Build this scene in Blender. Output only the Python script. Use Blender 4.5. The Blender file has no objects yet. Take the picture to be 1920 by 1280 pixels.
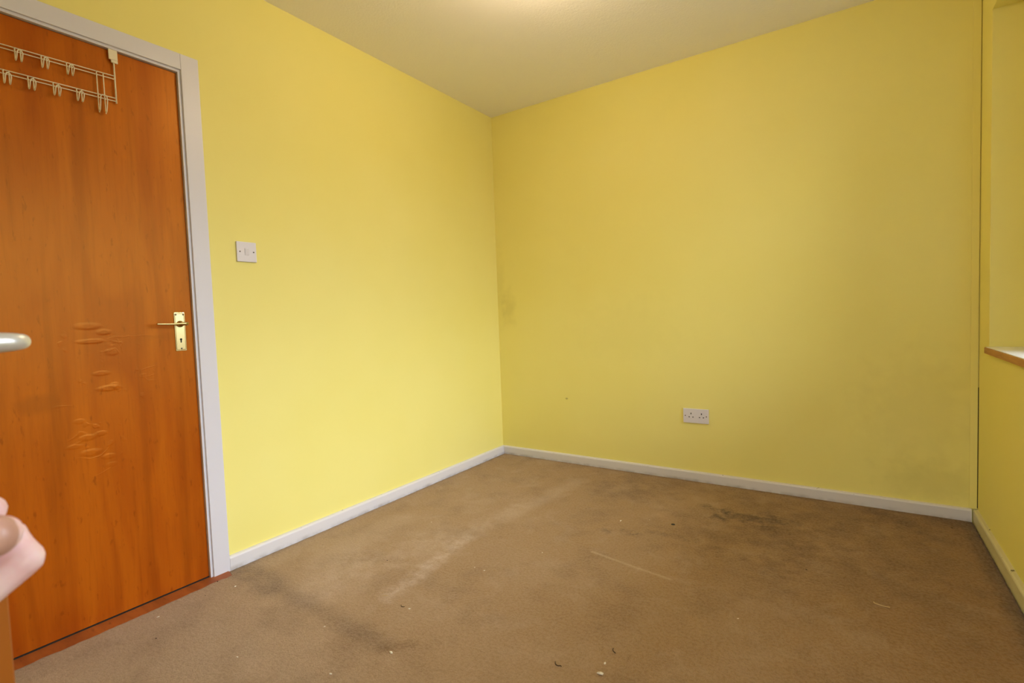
import bpy, bmesh, math, random
from mathutils import Vector, Matrix
S = bpy.context.scene
COL = S.collection
R = random.Random(7)
W, H, D = 2.667, 2.472, -3.2          # right wall x, ceiling z, near wall y

# ------------------------------------------------------------------ camera
CAM = Vector((2.1865, -3.089, 1.0191))
CR, CU, CF = Vector((.8308, .5554, -.0357)), Vector((.0022, .0608, .9981)), Vector((-.5566, .8293, -.0493))
FPX = 951.2
cd = bpy.data.cameras.new('camera'); cam = bpy.data.objects.new('camera', cd); COL.objects.link(cam)
cd.sensor_width = 36; cd.lens = 36 * FPX / 1920; cd.clip_start = .02
m = Matrix((CR, CU, -CF)).transposed().to_4x4(); m.translation = CAM; cam.matrix_world = m
cd.dof.use_dof = True; cd.dof.focus_distance = 2.4; cd.dof.aperture_fstop = 9
S.camera = cam

# ------------------------------------------------------------------ world, lights, exposure
S.view_settings.view_transform = 'Standard'; S.view_settings.look = 'None'
S.view_settings.gamma = 1; S.view_settings.use_curve_mapping = False
S.view_settings.exposure = 0.0
SKY, LAMP = 13.9, 15.0
wd = bpy.data.worlds.new('overcast_sky'); S.world = wd; wd.use_nodes = True
nt = wd.node_tree; nt.nodes.clear()
wo = nt.nodes.new('ShaderNodeOutputWorld'); wb = nt.nodes.new('ShaderNodeBackground')
tc = nt.nodes.new('ShaderNodeTexCoord'); sx = nt.nodes.new('ShaderNodeSeparateXYZ'); cr = nt.nodes.new('ShaderNodeValToRGB')
mr = nt.nodes.new('ShaderNodeMapRange'); mr.inputs[1].default_value = -1; mr.inputs[2].default_value = 1
nt.links.new(tc.outputs['Generated'], sx.inputs[0]); nt.links.new(sx.outputs[2], mr.inputs[0]); nt.links.new(mr.outputs[0], cr.inputs[0])
e = cr.color_ramp.elements
e[0].position = 0; e[0].color = (.08, .08, .07, 1); e[1].position = 1; e[1].color = (1.2, 1.32, 1.5, 1)
for ps, k in ((.49, .12), (.52, .30), (.60, .55), (.72, 1.05)):      # overcast sky, brighter towards the zenith
    x = cr.color_ramp.elements.new(ps); x.color = (k * .90, k, k * 1.14, 1)
nt.links.new(cr.outputs[0], wb.inputs[0]); wb.inputs[1].default_value = SKY
nt.links.new(wb.outputs[0], wo.inputs[0])

GY = -.46      # glass starts here; an added unseen block nearer the corner keeps the reveal darker
# window geometry (shared by wall, window and portal)
WY0, WY1, WZ0, WZ1, WD = -2.75, -.2, .82, 2.2, .30      # opening in the right wall and depth of its recess
pl = bpy.data.lights.new('window_portal', 'AREA'); pl.shape = 'RECTANGLE'; pl.size = GY - WY0; pl.size_y = WZ1 - WZ0
pl.cycles.is_portal = True
po = bpy.data.objects.new('window_portal', pl); COL.objects.link(po)
po.location = (W + WD + .07, (WY0 + GY) / 2, (WZ0 + WZ1) / 2); po.rotation_euler = (math.pi / 2, 0, math.pi / 2)
# second window, unseen, added in the lobby end wall for daylight from behind
LX0, LX1, LZ0, LZ1, LY = 1.83, 2.46, .35, 2.12, -4.2
p2 = bpy.data.lights.new('lobby_portal', 'AREA'); p2.shape = 'RECTANGLE'; p2.size = LX1 - LX0; p2.size_y = LZ1 - LZ0
p2.cycles.is_portal = True
po = bpy.data.objects.new('lobby_portal', p2); COL.objects.link(po)
po.location = ((LX0 + LX1) / 2, LY - .12, (LZ0 + LZ1) / 2); po.rotation_euler = (-math.pi / 2, 0, math.pi)
# ceiling bulb just above the frame
# (its glowing globe is built with the ceiling lamp below; LAMP is its power)

# ------------------------------------------------------------------ helpers
def srgb(r, g, b):
    f = lambda c: (c / 255 / 12.92) if c / 255 <= .04045 else ((c / 255 + .055) / 1.055) ** 2.4
    return (f(r), f(g), f(b), 1)
class M:
    """small node-graph builder"""
    def __init__(s, name, color=(.8, .8, .8, 1), rough=.5, metal=0, coat=0, spec=.5):
        s.m = bpy.data.materials.new(name); s.m.use_nodes = True; s.t = s.m.node_tree
        s.b = s.t.nodes['Principled BSDF']; s.b.inputs['Base Color'].default_value = color
        s.b.inputs['Roughness'].default_value = rough; s.b.inputs['Metallic'].default_value = metal
        s.b.inputs['Coat Weight'].default_value = coat; s.b.inputs['Specular IOR Level'].default_value = spec
        s.tc = s.n('ShaderNodeTexCoord'); s.h = None
    def n(s, t, **k):
        q = s.t.nodes.new(t)
        for a, v in k.items(): setattr(q, a, v)
        return q
    def put(s, sock, v):
        if hasattr(v, 'links') or isinstance(v, bpy.types.NodeSocket): s.t.links.new(v, sock)
        else: sock.default_value = v
    def mapv(s, scale=(1, 1, 1), loc=(0, 0, 0), rot=(0, 0, 0)):
        q = s.n('ShaderNodeMapping'); s.t.links.new(s.tc.outputs['Object'], q.inputs[0])
        q.inputs['Scale'].default_value = scale; q.inputs['Location'].default_value = loc; q.inputs['Rotation'].default_value = rot
        return q.outputs[0]
    def noise(s, scale, detail=3, vec=None, rough=.5, dist=0):
        q = s.n('ShaderNodeTexNoise'); q.inputs['Scale'].default_value = scale; q.inputs['Detail'].default_value = detail
        q.inputs['Roughness'].default_value = rough; q.inputs['Distortion'].default_value = dist
        s.t.links.new(vec if vec is not None else s.tc.outputs['Object'], q.inputs['Vector']); return q.outputs[0]
    def math(s, op, a, b=0.0, c=None, clamp=False):
        q = s.n('ShaderNodeMath', operation=op, use_clamp=clamp); s.put(q.inputs[0], a); s.put(q.inputs[1], b)
        if c is not None: s.put(q.inputs[2], c)
        return q.outputs[0]
    def rng(s, v, a, b, c=0.0, d=1.0, smooth=False):
        q = s.n('ShaderNodeMapRange'); q.interpolation_type = 'SMOOTHSTEP' if smooth else 'LINEAR'
        s.put(q.inputs[0], v)
        for i, z in enumerate((a, b, c, d)): q.inputs[i + 1].default_value = z
        return q.outputs[0]
    def mix(s, f, a, b, mode='MIX'):
        q = s.n('ShaderNodeMix', data_type='RGBA', blend_type=mode); s.put(q.inputs[0], f); s.put(q.inputs[6], a); s.put(q.inputs[7], b)
        return q.outputs[2]
    def xyz(s):
        q = s.n('ShaderNodeSeparateXYZ'); s.t.links.new(s.tc.outputs['Object'], q.inputs[0]); return q.outputs
    def seg(s, a, b, width, soft, wob=0.0, wobs=6):
        """mask of distance to the floor segment a-b (x, y), edge broken by noise"""
        X = s.xyz(); dx, dy = b[0] - a[0], b[1] - a[1]; L = dx * dx + dy * dy or 1e-9
        px = s.math('SUBTRACT', X[0], a[0]); py = s.math('SUBTRACT', X[1], a[1])
        t = s.math('DIVIDE', s.math('ADD', s.math('MULTIPLY', px, dx), s.math('MULTIPLY', py, dy)), L, clamp=True)
        ex = s.math('SUBTRACT', px, s.math('MULTIPLY', t, dx)); ey = s.math('SUBTRACT', py, s.math('MULTIPLY', t, dy))
        d = s.math('SQRT', s.math('ADD', s.math('MULTIPLY', ex, ex), s.math('MULTIPLY', ey, ey)))
        if wob: d = s.math('ADD', d, s.math('MULTIPLY', s.math('SUBTRACT', s.noise(wobs, 4), .5), wob))
        return s.rng(d, width, width + soft, 1, 0, True)
    def color(s, v): s.put(s.b.inputs['Base Color'], v)
    def bump(s, h, strength=.3, dist=.002):
        q = s.n('ShaderNodeBump'); q.inputs['Strength'].default_value = strength; q.inputs['Distance'].default_value = dist
        s.put(q.inputs['Height'], h); 
        if s.h is not None: s.t.links.new(s.h, q.inputs['Normal'])
        s.h = q.outputs[0]; s.t.links.new(s.h, s.b.inputs['Normal'])

def tag(o, label=None, cat=None, group=None, kind=None):
    for k, v in (('label', label), ('category', cat), ('group', group), ('kind', kind)):
        if v: o[k] = v
    return o
def obj(name, bm, mat, parent=None, smooth=False, loc=None):
    me = bpy.data.meshes.new(name)
    bmesh.ops.recalc_face_normals(bm, faces=bm.faces[:])
    bm.to_mesh(me); bm.free()
    if mat is not None: me.materials.append(mat.m if isinstance(mat, M) else mat)
    if smooth:
        for p in me.polygons: p.use_smooth = True
    o = bpy.data.objects.new(name, me); COL.objects.link(o)
    if loc is not None: o.location = loc
    if parent is not None: o.parent = parent
    return o
def empty(name, loc=(0, 0, 0)):
    o = bpy.data.objects.new(name, None); COL.objects.link(o); o.location = loc; o.empty_display_size = .05; return o
def box(bm, a, b, bevel=0, seg=2):
    g = bmesh.ops.create_cube(bm, size=1)
    sz = [abs(b[i] - a[i]) for i in range(3)]; c = [(a[i] + b[i]) / 2 for i in range(3)]
    for v in g['verts']: v.co = Vector((v.co[i] * sz[i] + c[i] for i in range(3)))
    if bevel:
        es = list({e for v in g['verts'] for e in v.link_edges})
        bmesh.ops.bevel(bm, geom=es, offset=bevel, segments=seg, affect='EDGES', profile=.5)
    return bm
def BM(): return bmesh.new()
def boxes(*bs, bevel=0):
    bm = BM()
    for a, b in bs: box(bm, a, b, bevel)
    return bm
def tube(bm, pts, r, n=8, caps=True):
    """round tube through pts; r is a number or a list; parallel transported rings"""
    P = [Vector(p) for p in pts]; rs = r if isinstance(r, (list, tuple)) else [r] * len(P)
    T = []
    for i in range(len(P)):
        a = P[max(i - 1, 0)]; b = P[min(i + 1, len(P) - 1)]; T.append((b - a).normalized())
    up = Vector((0, 0, 1)) if abs(T[0].z) < .9 else Vector((1, 0, 0))
    N = (up - T[0] * up.dot(T[0])).normalized(); rings = []
    for i, p in enumerate(P):
        N = (N - T[i] * N.dot(T[i])).normalized(); B = T[i].cross(N)
        rings.append([bm.verts.new(p + (N * math.cos(2 * math.pi * k / n) + B * math.sin(2 * math.pi * k / n)) * rs[i]) for k in range(n)])
    for a, b in zip(rings, rings[1:]):
        for k in range(n): bm.faces.new((a[k], a[(k + 1) % n], b[(k + 1) % n], b[k]))
    if caps: bm.faces.new(rings[0][::-1]); bm.faces.new(rings[-1])
    return bm
def smooth_path(pts, n=5):
    P = [Vector(p) for p in pts]; out = []
    for i in range(len(P) - 1):
        p0, p1, p2, p3 = P[max(i - 1, 0)], P[i], P[i + 1], P[min(i + 2, len(P) - 1)]
        for k in range(n):
            t = k / n
            out.append(.5 * ((2 * p1) + (p2 - p0) * t + (2 * p0 - 5 * p1 + 4 * p2 - p3) * t * t + (3 * p1 - p0 - 3 * p2 + p3) * t ** 3))
    out.append(P[-1]); return out

# ------------------------------------------------------------------ materials
def wall_mat(name='yellow_wall_paint'):
    q = M(name, rough=.62, spec=.35)
    v = q.noise(1.3, 3); c = q.mix(q.rng(v, .3, .7), srgb(240, 228, 130), srgb(242, 231, 140))
    q.color(c); q.bump(q.noise(260, 3), .12, .0008); q.bump(q.noise(9, 2), .05, .004)
    return q, c
wallm, wc = wall_mat()
backm, c = wall_mat('yellow_wall_paint_with_scuffs')
X = backm.xyz()
def blot(x0, z0, rx, rz):
    a = backm.math('DIVIDE', backm.math('SUBTRACT', X[0], x0), rx); b = backm.math('DIVIDE', backm.math('SUBTRACT', X[2], z0), rz)
    d = backm.math('SQRT', backm.math('ADD', backm.math('MULTIPLY', a, a), backm.math('MULTIPLY', b, b)))
    d = backm.math('ADD', d, backm.math('MULTIPLY', backm.math('SUBTRACT', backm.noise(14, 4), .5), 1.4))
    return backm.rng(d, .2, 1.1, 1, 0, True)
for (x0, z0, rx, rz, st) in ((.1, 1.08, .07, .16, .13), (.03, 1.25, .05, .35, .06), (.55, .44, .012, .008, .5), (2.45, .5, .3, .35, .07), (2.5, .16, .25, .12, .1), (1.0, .9, .5, .25, .03)):
    c = backm.mix(backm.math('MULTIPLY', blot(x0, z0, rx, rz), st), c, srgb(120, 100, 45))
backm.color(c)

ceilm = M('textured_ceiling_paint', rough=.75, spec=.3)
ceilm.color(srgb(250, 248, 248)); ceilm.bump(ceilm.noise(95, 4, rough=.65), .55, .003); ceilm.bump(ceilm.noise(30, 2), .2, .003)

gloss = M('white_gloss_paint', srgb(218, 216, 222), rough=.38)
gloss.bump(gloss.noise(60, 2), .06, .001)
skm = M('chipped_white_gloss', rough=.4)
X2 = skm.xyz(); nn = skm.noise(55, 3)
chip = skm.math('MULTIPLY', skm.rng(skm.noise(38, 4, rough=.7), .66, .70), skm.rng(X2[2], .047, .055, .0, 1.0))
dirt = skm.math('MULTIPLY', skm.rng(skm.noise(16, 4), .38, .75), skm.rng(X2[2], .002, .016, .5, 0))
skm.color(skm.mix(dirt, skm.mix(chip, srgb(222, 218, 219), srgb(70, 58, 40)), srgb(120, 100, 80)))
skm.bump(nn, .1, .001)
creamm = M('cream_gloss', rough=.4)
X2 = creamm.xyz()
chip = creamm.math('MULTIPLY', creamm.rng(creamm.noise(33, 4, rough=.7), .62, .66), creamm.rng(X2[2], .049, .055, .0, 1.0))
creamm.color(creamm.mix(chip, srgb(214, 205, 165), srgb(70, 58, 40)))

# carpet: worn tan twist pile with dirt, flattened streaks and stains
cp = M('worn_tan_carpet', rough=.95, spec=.1)
big = cp.noise(1.6, 4); base = cp.mix(cp.rng(big, .35, .65), srgb(176, 147, 112), srgb(164, 132, 92))
CX = cp.xyz()
ochre = cp.math('MULTIPLY', cp.rng(CX[1], -2.0, -1.0, 0, 1, True), cp.rng(cp.noise(2.2, 3), .3, .6, .35, 1))
base = cp.mix(cp.math('MULTIPLY', ochre, .55), base, srgb(160, 124, 72))
right = cp.rng(CX[0], 1.55, 2.6, 0, 1, True)
base = cp.mix(cp.math('MULTIPLY', right, .6), base, srgb(138, 99, 52))
greyish = cp.rng(CX[1], -2.0, -2.35, 0, .6, True)
base = cp.mix(greyish, base, srgb(172, 150, 126))
def blend(mask, st, col):
    global base
    base = cp.mix(cp.math('MULTIPLY', mask, st), base, col)
patch = cp.rng(cp.noise(16, 4, rough=.7), .35, .62, .1, 1)
blend(cp.rng(cp.noise(5, 5, rough=.65), .5, .7), .2, srgb(110, 82, 52))
blend(cp.rng(cp.noise(7, 5, rough=.65, dist=.6), .52, .72), .2, srgb(190, 164, 136))
pale, dark, brown = srgb(190, 164, 136), srgb(72, 54, 38), srgb(96, 66, 38)
blend(cp.math('MULTIPLY', cp.seg((.5, -1.98), (.36, -1.68), .02, .12, .14, 9), patch), .6, pale)
blend(cp.math('MULTIPLY', cp.seg((.50, -1.90), (.58, -1.38), .03, .15, .2, 9), patch), .6, pale)
blend(cp.math('MULTIPLY', cp.seg((.76, -1.83), (.69, -1.30), .0, .07, .08, 14), patch), .85, srgb(204, 180, 158))
blend(cp.math('MULTIPLY', cp.seg((.66, -1.42), (.72, -.75), .0, .11, .14, 12), patch), .65, pale)
blend(cp.rng(cp.noise(5, 5, rough=.65), .5, .7), .22, srgb(110, 82, 52))
blend(cp.rng(cp.noise(7, 5, rough=.65, dist=.6), .52, .72), .2, pale)
blend(cp.seg((.72, -1.0), (.80, -.35), .01, .08, .1, 9), .35, pale)
blend(cp.seg((.30, -1.78), (.25, -1.30), .03, .09, .12, 6), .35, pale)
blend(cp.math('MULTIPLY', cp.seg((.05, -2.0), (.30, -2.03), .02, .085, .12, 9), cp.rng(cp.noise(22, 4), .3, .6, .4, 1)), .42, dark)
blend(cp.math('MULTIPLY', cp.seg((.30, -2.02), (.95, -2.045), .0, .065, .04, 8), cp.rng(cp.noise(9, 3), .3, .6, .5, 1)), .42, srgb(92, 70, 48))
blend(cp.math('MULTIPLY', cp.seg((.97, -2.06), (1.03, -2.0), .0, .035, .05, 20), cp.rng(cp.noise(30, 3), .35, .6, .4, 1)), .6, srgb(100, 68, 26))
blend(cp.seg((1.26, -1.15), (1.61, -1.21), .0, .012, .012, 25), .5, srgb(206, 182, 146))
for (a, b, w, s, st) in (((1.64, -.52), (1.665, -.515), .008, .03, .8), ((1.66, -.44), (1.76, -.47), .01, .045, .75), ((1.80, -.44), (1.86, -.455), .006, .04, .7),
                         ((1.86, -.40), (1.94, -.44), .0, .04, .55), ((1.84, -.53), (1.88, -.54), .0, .03, .6), ((1.55, -.40), (1.60, -.42), .004, .03, .45),
                         ((1.62, -.7), (1.86, -.68), .04, .2, .3), ((1.30, -.88), (1.36, -.9), .0, .03, .45), ((1.2, -.92), (1.24, -.93), .0, .025, .4), ((1.42, -.84), (1.6, -.83), .0, .03, .3),
                         ((1.02, -.36), (1.25, -.38), .03, .12, .35), ((1.0, -.12), (1.5, -.12), .03, .12, .28), ((1.9, -.25), (2.6, -.12), .06, .22, .4),
                         ((2.3, -.12), (2.62, -.08), .03, .1, .5), ((2.0, -.6), (2.5, -.55), .06, .25, .3), ((2.1, -.85), (2.5, -1.0), .05, .25, .25), ((1.75, -1.0), (1.95, -1.1), .03, .15, .2)):
    blend(cp.math('MULTIPLY', cp.seg(a, b, w, s * 1.5, s * 2.6, 19), cp.rng(cp.noise(34 if s < .1 else 8, 4, rough=.65), .38, .6, .15, 1)), min(1, st * 1.3), dark if s < .1 else brown)
blend(cp.seg((1.40, -.62), (1.43, -.64), .01, .07, .05), .25, srgb(190, 150, 100))
# dirty border along the skirtings
blend(cp.rng(cp.math('ADD', CX[0], cp.math('MULTIPLY', cp.noise(14, 4), .05)), .045, .09, 1, 0, True), .42, srgb(84, 68, 48))
blend(cp.rng(cp.math('SUBTRACT', CX[1], cp.math('MULTIPLY', cp.noise(14, 4), .06)), -.10, -.05, 0, 1, True), .45, brown)
blend(cp.rng(cp.math('ADD', CX[0], cp.math('MULTIPLY', cp.noise(14, 4), .06)), W - .06, W - .01, 0, 1, True), .5, srgb(60, 44, 24))
pile = cp.noise(230, 3, rough=.7); pile2 = cp.noise(95, 3, rough=.6)
base = cp.mix(cp.rng(pile, .35, .65, .0, .30), base, srgb(84, 64, 44))
base = cp.mix(cp.rng(pile2, .42, .62, .14, 0), base, srgb(214, 188, 156))
cp.color(base); cp.bump(pile2, .5, .006); cp.bump(pile, .55, .004); cp.bump(cp.noise(24, 3), .25, .006)
cp.b.inputs['Sheen Weight'].default_value = .12; cp.b.inputs['Sheen Roughness'].default_value = .5

BL = [(-2.448, 1.037, .040, .014, .8), (-2.404, 1.016, .024, .012, .7), (-2.443, .985, .045, .010, .7), (-2.385, .943, .022, .014, .5),
      (-2.420, .871, .030, .010, .5), (-2.401, .817, .040, .012, .9), (-2.384, .825, .018, .012, .6), (-2.489, .714, .020, .010, .5), (-2.471, .655, .028, .012, .9),
      (-2.433, .662, .022, .010, .7), (-2.509, .631, .026, .009, .7), (-2.464, .601, .034, .014, 1.0), (-2.416, .576, .022, .011, .8), (-2.410, .546, .020, .010, .5)]
def wood(name, c1, c2, c3, rough=.3, coat=.35, blisters=False):
    q = M(name, rough=rough, coat=coat); q.b.inputs['Coat Roughness'].default_value = .16
    g = q.noise(3.0, 3, q.mapv((1, 2.6, .45)), .5, .8); g2 = q.noise(2.2, 4, q.mapv((1, 9, .35)), .5, .5)
    fine = q.noise(30, 4, q.mapv((1, 3.6, .22)), .6)
    fleck = q.noise(24, 3, q.mapv((1, 2.6, .8)), .55)
    c = q.mix(q.rng(g, .35, .65), c1, c2); c = q.mix(q.rng(g2, .5, .72, 0, .4), c, c3); c = q.mix(q.rng(fine, .5, .8, 0, .3), c, c3)
    c = q.mix(q.rng(fleck, .62, .72, 0, .5), c, c3)
    if blisters:
        X = q.xyz()
        def ell(y0, z0, ry, rz, k=.8, s=6):
            a = q.math('DIVIDE', q.math('SUBTRACT', X[1], y0), ry); b = q.math('DIVIDE', q.math('SUBTRACT', X[2], z0), rz)
            d = q.math('SQRT', q.math('ADD', q.math('MULTIPLY', a, a), q.math('MULTIPLY', b, b)))
            d = q.math('ADD', d, q.math('MULTIPLY', q.math('SUBTRACT', q.noise(s, 3), .5), k)); return q.rng(d, .4, 1.1, 1, 0, True)
        c = q.mix(q.math('MULTIPLY', ell(-2.59, .79, .075, .038, .6, 18), .5), c, srgb(140, 66, 14))       # darker patch beside the blisters
        zone = ell(-2.43, .80, .20, .36)
        wv = q.noise(7, 2, q.mapv((1, .9, 1.5)), .4, 1.5)
        ridge = q.rng(q.math('ABSOLUTE', q.math('SUBTRACT', wv, .5)), 0, .035, 1, 0, True)
        dots = q.rng(q.noise(28, 2), .62, .74, 0, 1, True)
        part = q.rng(q.noise(5.5, 1), .54, .64, 0, 1, True)
        h = q.math('MULTIPLY', zone, q.math('ADD', q.math('MULTIPLY', q.math('MULTIPLY', ridge, part), .45), q.math('MULTIPLY', dots, .5)))
        for (by, bz, ry, rz, st) in BL: h = q.math('ADD', h, q.math('MULTIPLY', ell(by, bz, ry, rz, .5, 30), st))
        q.bump(h, .24, .004)
    q.color(c); q.bump(fine, .05, .001); q.bump(q.noise(5, 2, q.mapv((1, 2, .8))), .12, .004)
    return q
doorm = wood('varnished_veneer', srgb(156, 66, 8), srgb(180, 90, 14), srgb(116, 44, 5), .36, .0, True)
doorm.b.inputs['Specular IOR Level'].default_value = .9; doorm.b.inputs['Specular Tint'].default_value = (1, .52, .1, 1)
leafm = wood('varnished_edge_wood', srgb(160, 84, 22), srgb(172, 96, 28), srgb(130, 62, 14))
threshm = wood('varnished_threshold_wood', srgb(150, 78, 28), srgb(172, 94, 34), srgb(104, 50, 14), .6, 0)
sillw = M('sill_edge_wood', rough=.45, coat=.1)
sillw.color(sillw.mix(sillw.rng(sillw.noise(6, 5, sillw.mapv((6, .6, 9)), .6), .35, .65), srgb(196, 134, 66), srgb(160, 98, 40)))
darkm = M('dark_gap', (.012, .009, .006, 1), rough=.9)
holem = M('hole_black', (.02, .014, .012, 1), rough=.8)
plast = M('white_moulded_plastic', srgb(224, 220, 225), rough=.35)
wirem = M('cream_coated_wire', srgb(232, 220, 186), rough=.4)
brass = M('polished_brass', srgb(196, 176, 122), rough=.2, metal=1)
brass.bump(brass.noise(30, 2), .05, .001)
satin = M('satin_nickel', srgb(222, 220, 212), rough=.3, metal=.45)
screwm = M('dull_screw', srgb(90, 78, 66), rough=.5, metal=.6)
upvc = M('white_upvc', srgb(236, 238, 240), rough=.3)
glass = bpy.data.materials.new('window_glass'); glass.use_nodes = True; g = glass.node_tree; g.nodes.clear()
go = g.nodes.new('ShaderNodeOutputMaterial'); gm = g.nodes.new('ShaderNodeMixShader'); gt = g.nodes.new('ShaderNodeBsdfTransparent')
gg = g.nodes.new('ShaderNodeBsdfGlossy'); gf = g.nodes.new('ShaderNodeFresnel'); gg.inputs['Roughness'].default_value = .02
g.links.new(gf.outputs[0], gm.inputs[0]); g.links.new(gt.outputs[0], gm.inputs[1]); g.links.new(gg.outputs[0], gm.inputs[2]); g.links.new(gm.outputs[0], go.inputs[0])
skin = M('skin', rough=.5); skin.b.inputs['Subsurface Weight'].default_value = .15; skin.b.inputs['Subsurface Radius'].default_value = (.006, .003, .0015)
skin.color(skin.mix(skin.rng(skin.noise(60, 3), .35, .65), srgb(252, 222, 224), srgb(244, 196, 200)))
skin.bump(skin.noise(300, 3), .15, .0006)
thumbcapm = M('shaded_thumb_skin', srgb(206, 158, 142), rough=.35)  # mauve of the thumb tip, with its shade painted into the colour
sleeve = M('dark_sleeve_cloth', srgb(52, 56, 66), rough=.9)
paintfleck = M('pale_scrap', srgb(238, 230, 210), rough=.7)
darkfleck = M('dark_scrap', srgb(66, 46, 30), rough=.8)
threadm = M('pale_thread', srgb(206, 176, 122), rough=.8)

# ------------------------------------------------------------------ room shell
T = .1
DY0, DY1 = -2.876, -2.112            # door opening between linings
struct = lambda name, bm, mat, **k: tag(obj(name, bm, mat, **k), kind='structure')
CY0, CY1, CZ = DY0 - .012, DY1 + .016, 2.026   # rough opening hidden behind lining
struct('wall_left', boxes(((-T, CY1 + .02, -.02), (0, .0, H)), ((-T, CY0 - .02, CZ + .02), (0, CY1 + .02, H)), ((-T, D, -.02), (0, CY0 - .02, H))), wallm)
struct('wall_back', boxes(((-T, 0, -.02), (W + .5, T, H))), backm)
struct('wall_right', boxes(((W, WY1, -.02), (W + WD + .1, 0, H)), ((W + .13, GY, WZ0 - .03), (W + WD + .1, WY1, WZ1)), ((W, WY0, -.02), (W + WD + .1, WY1, WZ0 - .03)),  # second box is the added block that shades the reveal
                           ((W, WY0, WZ1), (W + WD + .1, WY1, H)), ((W, -4.2, -.02), (W + WD + .1, WY0, H))), wallm)
# near wall: room side, cupboard recess, lobby where the photographer stands
struct('wall_front', boxes(((-T, D - .1, -.02), (.93, D, H)), ((.83, -3.8, -.02), (.93, D - .1, H)), ((.83, -3.9, -.02), (1.80, -3.8, H)),
                           ((1.72, -4.2, -.02), (1.80, D, H)), ((.93, D - .1, 2.05), (1.72, D, H)), ((1.72, -4.3, -.02), (LX0, -4.2, H)), ((LX1, -4.3, -.02), (W + WD, -4.2, H)), ((LX0, -4.3, -.02), (LX1, -4.2, LZ0)), ((LX0, -4.3, LZ1), (LX1, -4.2, H))), wallm)
struct('ceiling', boxes(((-T, -4.3, H), (W + .5, T, H + .06))), ceilm)
struct('trim_1', boxes(((W - .03, -.007, .056), (W - .003, 0, H)), bevel=.0015), wallm)
struct('corner_gap_shade', boxes(((W - .0035, -.004, .06), (W, 0, .62))), darkm)  # dark strip coloured as the shaded gap between batten and right wall

# floor: carpet as a grid with a ragged edge, over a dark underlay
sub = struct('floor', boxes(((-.4, -4.3, -.05), (W + .5, T, -.012))), darkm)
bm = BM()
def jag(k, s): 
    return s * (math.sin(k * 37.1) * .5 + math.sin(k * 91.7 + 1) * .3 + math.sin(k * 213.3 + 2) * .35)
nx, ny = 210, 330; y0, y1 = -4.2, -.019
grid = []
for j in range(ny + 1):
    y = y0 + (y1 - y0) * (j / ny) ** .8; row = []
    if y > -2.05: xl = .0195 + .002 * abs(jag(y, 1))
    elif y > -2.88: xl = .052 + .05 * math.sin((y + 2.05) / -.83 * math.pi) * .22 + .003 * jag(y * 2, 1) + (.010 if y > -2.09 else 0)
    else: xl = .0195
    xr = W - .0195 - .003 * abs(jag(y + 5, 1))
    for i in range(nx + 1):
        xx = xl + (xr - xl) * i / nx
        yy = y - (.0025 * abs(jag(xx * 1.3, 1)) if j == ny else 0)
        z = 0.0006 * jag(xx * .7 + yy * .9, 1)
        if i == 0 or i == nx or j == ny: z -= .004
        row.append(bm.verts.new((xx, yy, z)))
    grid.append(row)
for j in range(ny):
    for i in range(nx): bm.faces.new((grid[j][i], grid[j][i + 1], grid[j + 1][i + 1], grid[j + 1][i]))
low = {}
edge = [grid[0][i] for i in range(nx + 1)] + [grid[j][nx] for j in range(1, ny + 1)] + [grid[ny][i] for i in range(nx - 1, -1, -1)] + [grid[j][0] for j in range(ny - 1, 0, -1)]
lv = [bm.verts.new((v.co.x, v.co.y, -.0125)) for v in edge]
for i in range(len(edge)):
    k = (i + 1) % len(edge); bm.faces.new((edge[i], lv[i], lv[k], edge[k]))
carpet = tag(obj('carpet', bm, cp, smooth=True), 'worn tan fitted carpet with dark stains, covering the whole floor', 'carpet', kind='structure')

# skirtings: front face, small rounded top
def skirt(name, pts_a, pts_b, nrm, mat):
    """profile swept from a to b; nrm points into the room"""
    prof = [(0, -.012), (.018, -.012), (.018, .046), (.016, .051), (.011, .0545), (0, .0553)]
    bm = BM(); A = [bm.verts.new((pts_a[0] + nrm[0] * p, pts_a[1] + nrm[1] * p, z)) for p, z in prof]
    B = [bm.verts.new((pts_b[0] + nrm[0] * p, pts_b[1] + nrm[1] * p, z)) for p, z in prof]
    n = len(prof)
    for i in range(n): bm.faces.new((A[i], A[(i + 1) % n], B[(i + 1) % n], B[i]))
    bm.faces.new(A); bm.faces.new(B[::-1]); return struct(name, bm, mat)
skirt('baseboard_left', (0, -2.037, 0), (0, 0, 0), (1, 0), skm)
skirt('baseboard_back', (0.018, 0, 0), (W - .0225, 0, 0), (0, -1), skm)
skirt('baseboard_right', (W, -4.2, 0), (W, -.006, 0), (-1, 0), creamm)
skirt('baseboard_front', (0, D, 0), (.93, D, 0), (0, 1), skm)

# ------------------------------------------------------------------ left door with lining, architrave, threshold
frame = tag(empty('door_frame', (0, 0, 0)), kind='structure')
AO, AI = -2.037, -2.1025
LO, LI = -2.876 - .075, -2.876 - .008
obj('architrave', boxes(((0, AI, -.012), (.018, AO, 2.0855)), bevel=.002), gloss, frame)
obj('architrave', boxes(((0, LO, -.012), (.018, LI, 2.0855)), bevel=.002), gloss, frame)
obj('architrave', boxes(((0, LI, 2.024), (.018, AI, 2.0855)), bevel=.002), gloss, frame)
obj('lining', boxes(((-T, DY1, -.012), (.010, DY1 + .011, 2.0145)), ((-T, DY1 + .0105, -.012), (-.001, CY1 + .02, CZ + .02))), gloss, frame)
obj('lining', boxes(((-T, CY0 - .02, -.012), (-.001, DY0, CZ + .02)), ((-T, DY0 - .0065, -.012), (.010, DY0, 2.0205))), gloss, frame)
obj('lining', boxes(((-T, DY0, 2.0145), (.010, DY1 + .011, 2.0245)), ((-T, DY0, 2.024), (-.001, DY1, CZ + .02))), gloss, frame)
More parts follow.
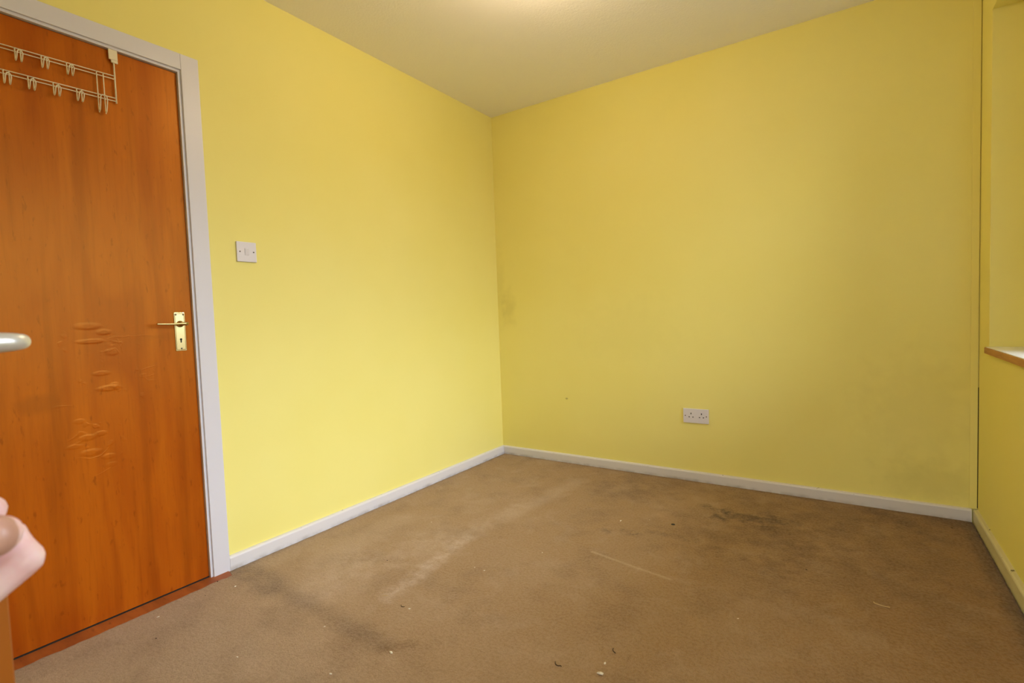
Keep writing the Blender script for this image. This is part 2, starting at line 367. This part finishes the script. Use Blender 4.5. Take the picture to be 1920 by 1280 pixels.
obj('door_stop', boxes(((-.06, DY1 - .012, 0), (-.042, DY1, 2.014)), ((-.06, DY0, 0), (-.042, DY0 + .012, 2.014)), ((-.06, DY0, 2.002), (-.042, DY1, 2.0145))), gloss, frame)
d = tag(empty('door_1', (0, -2.49, 0)), 'flush varnished orange-brown veneer door in the left wall, closed', 'door', kind='structure')
leaf = obj('door_leaf', boxes(((-.040, DY0 + .003, .0035), (-.002, DY1 - .0010, 2.0125)), bevel=.001), doorm, d, loc=(0, 2.49, 0))
hd = empty('door_handle', (-.002, -2.160, 1.006)); hd.parent = d; hd.matrix_parent_inverse = Matrix.Translation((0, 2.49, 0))
# handle plate: stepped shield with raised centre
bm = BM(); box(bm, (0, -.0195, -.075), (.003, .0195, .075), .0012, 2)
box(bm, (.0022, -.0165, -.071), (.0042, .0165, .071), .0019, 3)
obj('back_plate', bm, brass, hd)
bm = BM(); tube(bm, [(.003, 0, .030), (.008, 0, .030), (.010, 0, .030), (.030, 0, .030), (.040, 0, .030)], [.0125, .0125, .009, .0075, .007], 20)
obj('rose', bm, brass, hd, smooth=True)
bm = BM(); tube(bm, smooth_path([(.040, .009, .030), (.043, .004, .031), (.044, -.01, .031), (.044, -.045, .030), (.043, -.080, .031), (.042, -.094, .0315)], 4),
     [.004 + .0035 * max(0, 1 - i / 9) for i in range(21)], 14)
obj('lever', bm, brass, hd, smooth=True)
bm = BM(); tube(bm, [(.0040, 0, -.030), (.0046, 0, -.030)], .0040, 12); box(bm, (.0040, -.0022, -.043), (.0046, .0022, -.030))
obj('keyhole', bm, holem, hd)
for y, z in ((-.013, .066), (.013, .066), (0, -.066)): obj('screw', tube(BM(), [(.0028, y, z), (.0050, y, z)], .0030, 10), screwm, hd)
th = tag(empty('threshold', (.03, -2.5, 0)), 'varnished wooden threshold strip under the left door', 'threshold', kind='structure')
bm = BM(); box(bm, (-.10, -2.876, -.012), (.10, -2.0455, -.001), .001, 1)
obj('threshold_board', bm, threshm, th, loc=(-.03, 2.5, 0))
bm = BM(); box(bm, (-.05, -2.873, -.0014), (-.0, -2.114, .0030)); obj('under_door_gap', bm, darkm, th, loc=(-.03, 2.5, 0))

# ------------------------------------------------------------------ over-door hook rack
rk = tag(empty('over_door_hook_rack', (.004, -2.51, 2.012)), 'cream wire over-door rack with two rows of hooks, hanging on the left door', 'hook rack')
def rel(p): return (p[0] - .004, p[1] + 2.51, p[2] - 2.012)
YR, YL, YM = -2.319, -2.701, -2.51
tilt = lambda y, z: z + (y - YR) * .030
def wires(*paths, r=.0018, n=8):
    bm = BM()
    for p in paths: tube(bm, [rel(q) for q in p], r, n)
    return bm
for z in (1.9235, 1.9125, 1.846, 1.835):
    obj('rail', wires([(.006, YR, z), (.006, YL, tilt(YL, z))]), wirem, rk, smooth=True)
for ys, zo in ((YR, 0), (YL, (YL - YR) * .03)):
    obj('side_wire', wires([(.006, ys, 1.828 + zo), (.006, ys, 1.90 + zo), (.0065, ys, 2.000)], r=.0026, n=10), wirem, rk, smooth=True)
    bm = BM(); box(bm, (.0055, ys - .0150, 1.978), (.0105, ys + .0120, 2.0140), .002, 2); box(bm, (.0055, ys - .0085, 1.968), (.0105, ys + .0120, 1.9785), .002, 2); box(bm, (-.046, ys - .0095, 2.0122), (.0060, ys + .0095, 2.0140))
    bmesh.ops.translate(bm, vec=(-.004, 2.51, -2.012), verts=bm.verts)
    obj('door_bracket', bm, wirem, rk)
def hook(y, zt, drop=.040, half=.0065, back=.022, lift=.022, arch=True):
    zb = zt - drop; L, Rr = y - half, y + half
    side = lambda yy: [(.0075, yy, zt), (.008, yy, zb + .006), (.012, yy, zb), (.018, yy, zb + .003), (.0255, yy, zb + lift * .5), (.029, yy, zb + lift * .85)]
    top = [(.030, L + .0025, zb + lift + .004), (.030, y, zb + lift + .006), (.030, Rr - .0025, zb + lift + .004)]
    return smooth_path(side(L) + top + side(Rr)[::-1], 4)
for yy in (-2.574, -2.511, -2.447): obj('hook', wires(hook(yy, tilt(yy, 1.9235)), n=7), wirem, rk, smooth=True)
for yy in (-2.605, -2.548, -2.486, -2.425): obj('hook', wires(hook(yy, tilt(yy, 1.846), .042), n=7), wirem, rk, smooth=True)
for yy in (-2.363, 2 * YM + 2.363): obj('long_hook', wires(hook(yy, tilt(yy, 1.9235), .136, .0095, lift=.045), n=7), wirem, rk, smooth=True)

# ------------------------------------------------------------------ light switch, sockets
sw = tag(empty('light_switch', (0, -1.880, 1.339)), 'square white plastic light switch on the yellow wall right of the door', 'light switch')
obj('switch_plate', box(BM(), (0, -.043, -.043), (.0085, .043, .043), .0022, 3), plast, sw)
bm = BM(); box(bm, (.008, -.0095, -.015), (.0125, .0095, .015), .002, 2)
for v in bm.verts:
    if v.co.x > .01 and v.co.z < 0: v.co.x -= .0025
obj('rocker', bm, plast, sw)
for s in (-1, 1): obj('screw', tube(BM(), [(.008, s * .0300, 0), (.0092, s * .0300, 0)], .0030, 12), screwm, sw)
so = tag(empty('wall_socket', (1.4145, 0, .389)), 'white plastic double wall socket low on the yellow back wall', 'wall socket')
obj('socket_plate', box(BM(), (-.073, -.0095, -.043), (.073, 0, .043), .0022, 3), plast, so)
for s in (-1, 1): obj('screw', tube(BM(), [(s * .0605, -.009, .002 * 0), (s * .0605, -.0103, 0)], .0032, 12), screwm, so)
for cx in (-.027, .033):
    obj('earth_hole', box(BM(), (cx - .0024, -.0102, .0090), (cx + .0024, -.009, .0190)), holem, so)
    for dx in (-.011, .011): obj('pin_hole', box(BM(), (cx + dx - .0036, -.0102, -.0095), (cx + dx + .0036, -.009, -.0045)), holem, so)

# ------------------------------------------------------------------ window on the right wall
win = tag(empty('window_1', (W + WD, (WY0 + WY1) / 2, WZ0)), kind='structure')
def wobj(n, bm, mat):
    bmesh.ops.translate(bm, vec=(-(W + WD), -(WY0 + WY1) / 2, -WZ0), verts=bm.verts); return obj(n, bm, mat, win)
xa, xb = W + WD - .05, W + WD + .02; fw = .055
bm = boxes(((xa, WY0, WZ0), (xb, WY0 + fw, WZ1)), ((xa, GY - fw, WZ0), (xb, GY, WZ1)), ((xa, WY0, WZ0), (xb, GY, WZ0 + fw)), ((xa, WY0, WZ1 - fw), (xb, GY, WZ1)))
wobj('window_frame', bm, upvc)
ym = WY0 + (GY - WY0) / 2
wobj('mullion', boxes(((xa, ym - .04, WZ0 + fw), (xb, ym + .04, WZ1 - fw))), upvc)
for a, b in ((WY0 + fw, ym - .04), (ym + .04, GY - fw)): wobj('pane', boxes(((W + WD - .008, a, WZ0 + fw), (W + WD - .002, b, WZ1 - fw))), glass)
sl = tag(empty('window_sill', (W, -1.0, WZ0)), 'window sill with white top and bare wooden front edge, on the right wall', 'window sill', kind='structure')
def sobj(n, bm, mat): bmesh.ops.translate(bm, vec=(-W, 1.0, -WZ0), verts=bm.verts); return obj(n, bm, mat, sl)
sobj('sill_top', boxes(((W - .010, WY0, WZ0 - .006), (W + WD - .05, WY1, WZ0)), bevel=.001), upvc)
sobj('sill_board', boxes(((W - .014, WY0 + .0, WZ0 - .029), (W + WD - .05, WY1 + .012, WZ0 - .0025)), bevel=.003), sillw)

w2 = tag(empty('added_lobby_window', ((LX0 + LX1) / 2, LY, LZ0)), kind='structure')
def w2obj(n, bm, mat): bmesh.ops.translate(bm, vec=(-(LX0 + LX1) / 2, -LY, -LZ0), verts=bm.verts); return obj(n, bm, mat, w2)
w2obj('window_frame', boxes(((LX0, LY - .08, LZ0), (LX0 + .05, LY - .02, LZ1)), ((LX1 - .05, LY - .08, LZ0), (LX1, LY - .02, LZ1)), ((LX0, LY - .08, LZ0), (LX1, LY - .02, LZ0 + .05)), ((LX0, LY - .08, LZ1 - .05), (LX1, LY - .02, LZ1))), upvc)
w2obj('pane', boxes(((LX0 + .05, LY - .053, LZ0 + .05), (LX1 - .05, LY - .047, LZ1 - .05))), glass)

# ------------------------------------------------------------------ ceiling bulb (just above the frame)
lamp = tag(empty('ceiling_lamp', (1.22, -1.35, H)), 'white batten lamp holder with a bare warm bulb on the ceiling', 'ceiling lamp')
obj('lamp_holder', tube(BM(), [(0, 0, 0), (0, 0, -.012), (0, 0, -.02), (0, 0, -.06), (0, 0, -.075)], [.05, .05, .024, .022, .02], 24), plast, lamp)
bulbm = M('lit_bulb', (1, .8, .55, 1)); bulbm.b.inputs['Emission Color'].default_value = (1, .76, .50, 1)
bulbm.b.inputs['Emission Strength'].default_value = LAMP / (4 * math.pi ** 2 * .035 ** 2)
bm = BM(); bmesh.ops.create_icosphere(bm, subdivisions=3, radius=.035); bmesh.ops.translate(bm, vec=(0, 0, -.127), verts=bm.verts)
tube(bm, [(0, 0, -.076), (0, 0, -.098)], [.014, .018], 16)
obj('bulb', bm, bulbm, lamp, smooth=True)

# ------------------------------------------------------------------ the near door held open, its lever, and the hand
FX, FY = 1.690, -3.000
ang = math.atan2(-.17, -.985)
nd = tag(empty('near_door', (FX, FY, 0)), 'varnished wooden door standing ajar at the left edge, held by a hand', 'door')
nd.rotation_euler = (0, 0, ang)      # local +x runs from leading edge to hinge, local -y is the far face
bm = box(BM(), (0, 0, .006), (.762, .040, 1.985), .0012, 1)
obj('door_leaf', bm, leafm, nd)
lh = empty('lever_handle', (.052, 0, 1.013)); lh.parent = nd
tag(lh, 'satin metal lever handle')
obj('back_plate', box(BM(), (-.02, -.004, -.075), (.02, 0, .075), .001, 1), satin, lh)
pth = smooth_path([(0, 0, 0), (0, -.020, 0), (-.001, -.034, .0), (.006, -.0415, 0), (.03, -.044, 0), (.07, -.044, .001), (.11, -.042, .002)], 5)
rad = [.0095 - .0030 * min(1, i / 13) if i < 14 else .0062 + .0022 * (i - 14) / 17 for i in range(len(pth))]
obj('lever', tube(BM(), pth, rad, 18), satin, lh, smooth=True)

def P(px, py, dp): return CAM + (CF + CR * ((px - 960) / FPX) - CU * ((py - 640) / FPX)) * dp
wrist = Vector((1.800, -3.105, .842)); elbow = Vector((2.02, -3.42, .74))
palm = [Vector((1.775, -3.065, .862)), Vector((1.755, -3.045, .872))]
def mp(a, b, dp): return P(a, b, dp * .95)
chains = [
    [(elbow, .040), (wrist, .026), (palm[0], .024), (palm[1], .022)],
    [(palm[0], .022), (mp(-120, 1178, .29), .0145), (mp(-40, 1115, .303), .0108), (mp(43, 1049, .315), .0104), (mp(22, 1012, .328), .0080), (mp(8, 1002, .338), .0080), (mp(-25, 1000, .338), .0075)],
    [(palm[1], .02), (mp(-170, 1090, .30), .0125), (mp(-80, 1000, .325), .0098), (mp(-23, 957, .326), .0092), (mp(-50, 950, .326), .0082), (mp(-85, 945, .320), .0075)],
    [(palm[1], .02), (mp(-190, 1010, .30), .012), (mp(-100, 915, .335), .0093), (mp(-56, 888, .324), .0086), (mp(-95, 880, .318), .0075)],
    [(palm[1], .018), (mp(-200, 940, .30), .0105), (mp(-120, 850, .34), .0083), (mp(-80, 820, .322), .0078), (mp(-120, 815, .314), .007)],
    [(palm[0], .02), (mp(-240, 1110, .262), .0140), (mp(-130, 1062, .272), .0112), (mp(-62, 1030, .278), .0100), (mp(-4, 1003, .284), .0106)],
]
bm = BM()
def capsule(a, ra, b, rb):
    n = max(3, int((b - a).length / (min(ra, rb) * .22)))
    for i in range(n + 1):
        t = i / n; g = bmesh.ops.create_icosphere(bm, subdivisions=2, radius=ra + (rb - ra) * t)
        bmesh.ops.translate(bm, vec=a.lerp(b, t), verts=g['verts'])
for ch in chains:
    for (a, ra), (b, rb) in zip(ch, ch[1:]): capsule(a, ra, b, rb)
# webbing fills the palm between the finger roots
hub = palm[1]
for a, b in ((chains[1][1], chains[2][1]), (chains[2][1], chains[3][1]), (chains[3][1], chains[4][1])): capsule(a[0], a[1], b[0], b[1])
# ridge of the finger where the thumb presses against it
capsule(mp(46, 1040, .315), .0078, mp(37, 1002, .318), .0042); capsule(mp(37, 1002, .318), .0042, mp(36, 992, .318), .0036)
tmp = obj('tmp_hand', bm, skin)
rm = tmp.modifiers.new('r', 'REMESH'); rm.mode = 'VOXEL'; rm.voxel_size = .0012
sm = tmp.modifiers.new('s', 'SMOOTH'); sm.factor = .5; sm.iterations = 4
dg = bpy.context.evaluated_depsgraph_get(); me = bpy.data.meshes.new_from_object(tmp.evaluated_get(dg))
bpy.data.objects.remove(tmp)
for p in me.polygons: p.use_smooth = True
pers = tag(empty('person', (2.02, -3.42, 0)), 'left hand of an unseen person gripping the edge of the near door', 'person')
ho = bpy.data.objects.new('hand', me); COL.objects.link(ho); ho.parent = pers; ho.location = (-2.02, 3.42, 0)
if not me.materials: me.materials.append(skin.m)
tv = (wrist - elbow)
bm = BM(); g = bmesh.ops.create_icosphere(bm, subdivisions=4, radius=1)
bx, by, bz = CR * .0104, CU * .0109, CF * .0097
nc = mp(-6, 1004, .2832) - CF * .0012
for v in bm.verts: v.co = nc + bx * v.co.x + by * v.co.y + bz * v.co.z
obj('thumb_shade_cap', bm, thumbcapm, pers, smooth=True, loc=(-2.02, 3.42, 0))  # darker cap over the thumb tip, shade put in as colour
bm = tube(BM(), [elbow - tv * .15, elbow, elbow.lerp(wrist, .35), elbow.lerp(wrist, .7), elbow.lerp(wrist, .72)], [.055, .052, .047, .041, .036], 24)
so_ = obj('sleeve', bm, sleeve, pers, smooth=True, loc=(-2.02, 3.42, 0))

# ------------------------------------------------------------------ scraps lying on the carpet
def flake(x, y, size, mat, label, cat='debris', tall=.35, group=None):
    bm = BM(); g = bmesh.ops.create_icosphere(bm, subdivisions=1, radius=1)
    a = R.uniform(0, 3.1)
    for v in bm.verts:
        k = R.uniform(.65, 1.15); v.co = Vector((v.co.x * k * size, v.co.y * k * size * R.uniform(.4, .7), v.co.z * k * size * tall))
    bmesh.ops.rotate(bm, cent=(0, 0, 0), matrix=Matrix.Rotation(a, 3, 'Z'), verts=bm.verts)
    lo = min(v.co.z for v in bm.verts); bmesh.ops.translate(bm, vec=(0, 0, -lo), verts=bm.verts)
    o = obj('carpet_scrap', bm, mat, loc=(x, y, .0002)); return tag(o, label, cat, group)
def strand(x, y, pts, r, mat, label, name='loose_thread'):
    o = obj(name, tube(BM(), smooth_path([(a, b, r + .0005) for a, b in pts], 4), r, 6), mat, smooth=True, loc=(x, y, .0002))
    return tag(o, label, 'thread')
def floor_pt(px, py):
    q = CF + CR * ((px - 960) / FPX) - CU * ((py - 640) / FPX); t = -CAM.z / q.z; return CAM.x + q.x * t, CAM.y + q.y * t
for (px, py, s, mm, lb) in (
    (609, 1175, .0045, paintfleck, 'tiny white scrap on the carpet below the dark worn streak'),
    (620, 1264, .0060, paintfleck, 'white scrap on the carpet at the bottom of the photo, left of centre'),
    (733, 1224, .0085, paintfleck, 'white paper scrap beside the small brown stain at the end of the dark streak'),
    (768, 1142, .0060, paintfleck, 'cream scrap just right of the short brown thread'),
    (908, 1070, .0045, paintfleck, 'pinkish white scrap in the middle of the carpet, larger of the two there'),
    (890, 1064, .0035, paintfleck, 'tiny pale scrap left of the pinkish one in mid carpet'),
    (1017, 1036, .0040, paintfleck, 'tiny pale scrap left of the long pale scratch'),
    (809, 979, .0035, paintfleck, 'tiny white scrap on the carpet near the left skirting'),
    (1125, 1264, .0110, paintfleck, 'largest white scrap, at the bottom edge of the photo'),
    (1134, 1244, .0065, paintfleck, 'cream scrap just above the largest white one at the bottom edge'),
    (1164, 977, .0085, paintfleck, 'white scrap left of the round black hole in the carpet'),
    (1218, 975, .0035, paintfleck, 'tiny white scrap between the larger scrap and the black hole'),
    (1384, 1160, .0038, paintfleck, 'tiny white scrap on the bare right half of the carpet'),
    (296, 1157, .0055, paintfleck, 'pale sliver on the carpet in front of the left door'),
    (441, 1100, .0060, paintfleck, 'pale sliver on the carpet near the foot of the door frame'),
    (445, 1232, .0045, paintfleck, 'tiny white scrap on the greyish carpet at lower left'),
    (293, 1197, .0038, darkfleck, 'dark crumb on the greyish carpet in front of the left door'),
    (385, 1117, .0030, darkfleck, 'small dark crumb close to the door threshold'),
    (1512, 1068, .0045, darkfleck, 'dark crumb on the right half of the carpet'),
    (726, 1051, .0040, darkfleck, 'dark crumb among the pale flattened patches'),
    (1785, 990, .0060, darkfleck, 'dark crumb near the right corner of the room'),
    (408, 1090, .0045, darkfleck, 'dark crumb at the end of the threshold')):
    xx, yy = floor_pt(px, py); flake(xx, yy, s, mm, lb)
xx, yy = floor_pt(1262, 983)
tag(obj('carpet_hole', tube(BM(), [(0, 0, -.001), (0, 0, .0012)], [.010, .009], 18), holem, loc=(xx, yy, 0)), 'round black hole burnt in the carpet before the dark stains', 'hole')
xx, yy = floor_pt(1652, 1134); strand(xx, yy, [(-.020, .006), (-.017, -.002), (-.004, -.006), (.010, -.008), (.024, -.007)], .0017, threadm, 'pale curled strip on the dark right part of the carpet')
xx, yy = floor_pt(1151, 1221); strand(xx, yy, [(-.006, .010), (-.004, .002), (.002, -.004), (.008, -.007)], .0014, darkfleck, 'dark curled sliver above the white scraps at the bottom edge')
xx, yy = floor_pt(1046, 1246); strand(xx, yy, [(-.012, .006), (-.006, -.003), (.003, -.005), (.010, -.001), (.013, -.004)], .0012, darkfleck, 'dark bent twig at the bottom of the photo')
xx, yy = floor_pt(754, 1137); strand(xx, yy, [(-.009, .004), (-.003, -.001), (.004, -.001), (.010, .003)], .0011, darkfleck, 'short brown thread left of a cream scrap')
xx, yy = floor_pt(722, 1117); strand(xx, yy, [(-.008, -.005), (-.002, -.001), (.003, .002), (.008, .007)], .0009, threadm, 'fine pale hair above the short brown thread')
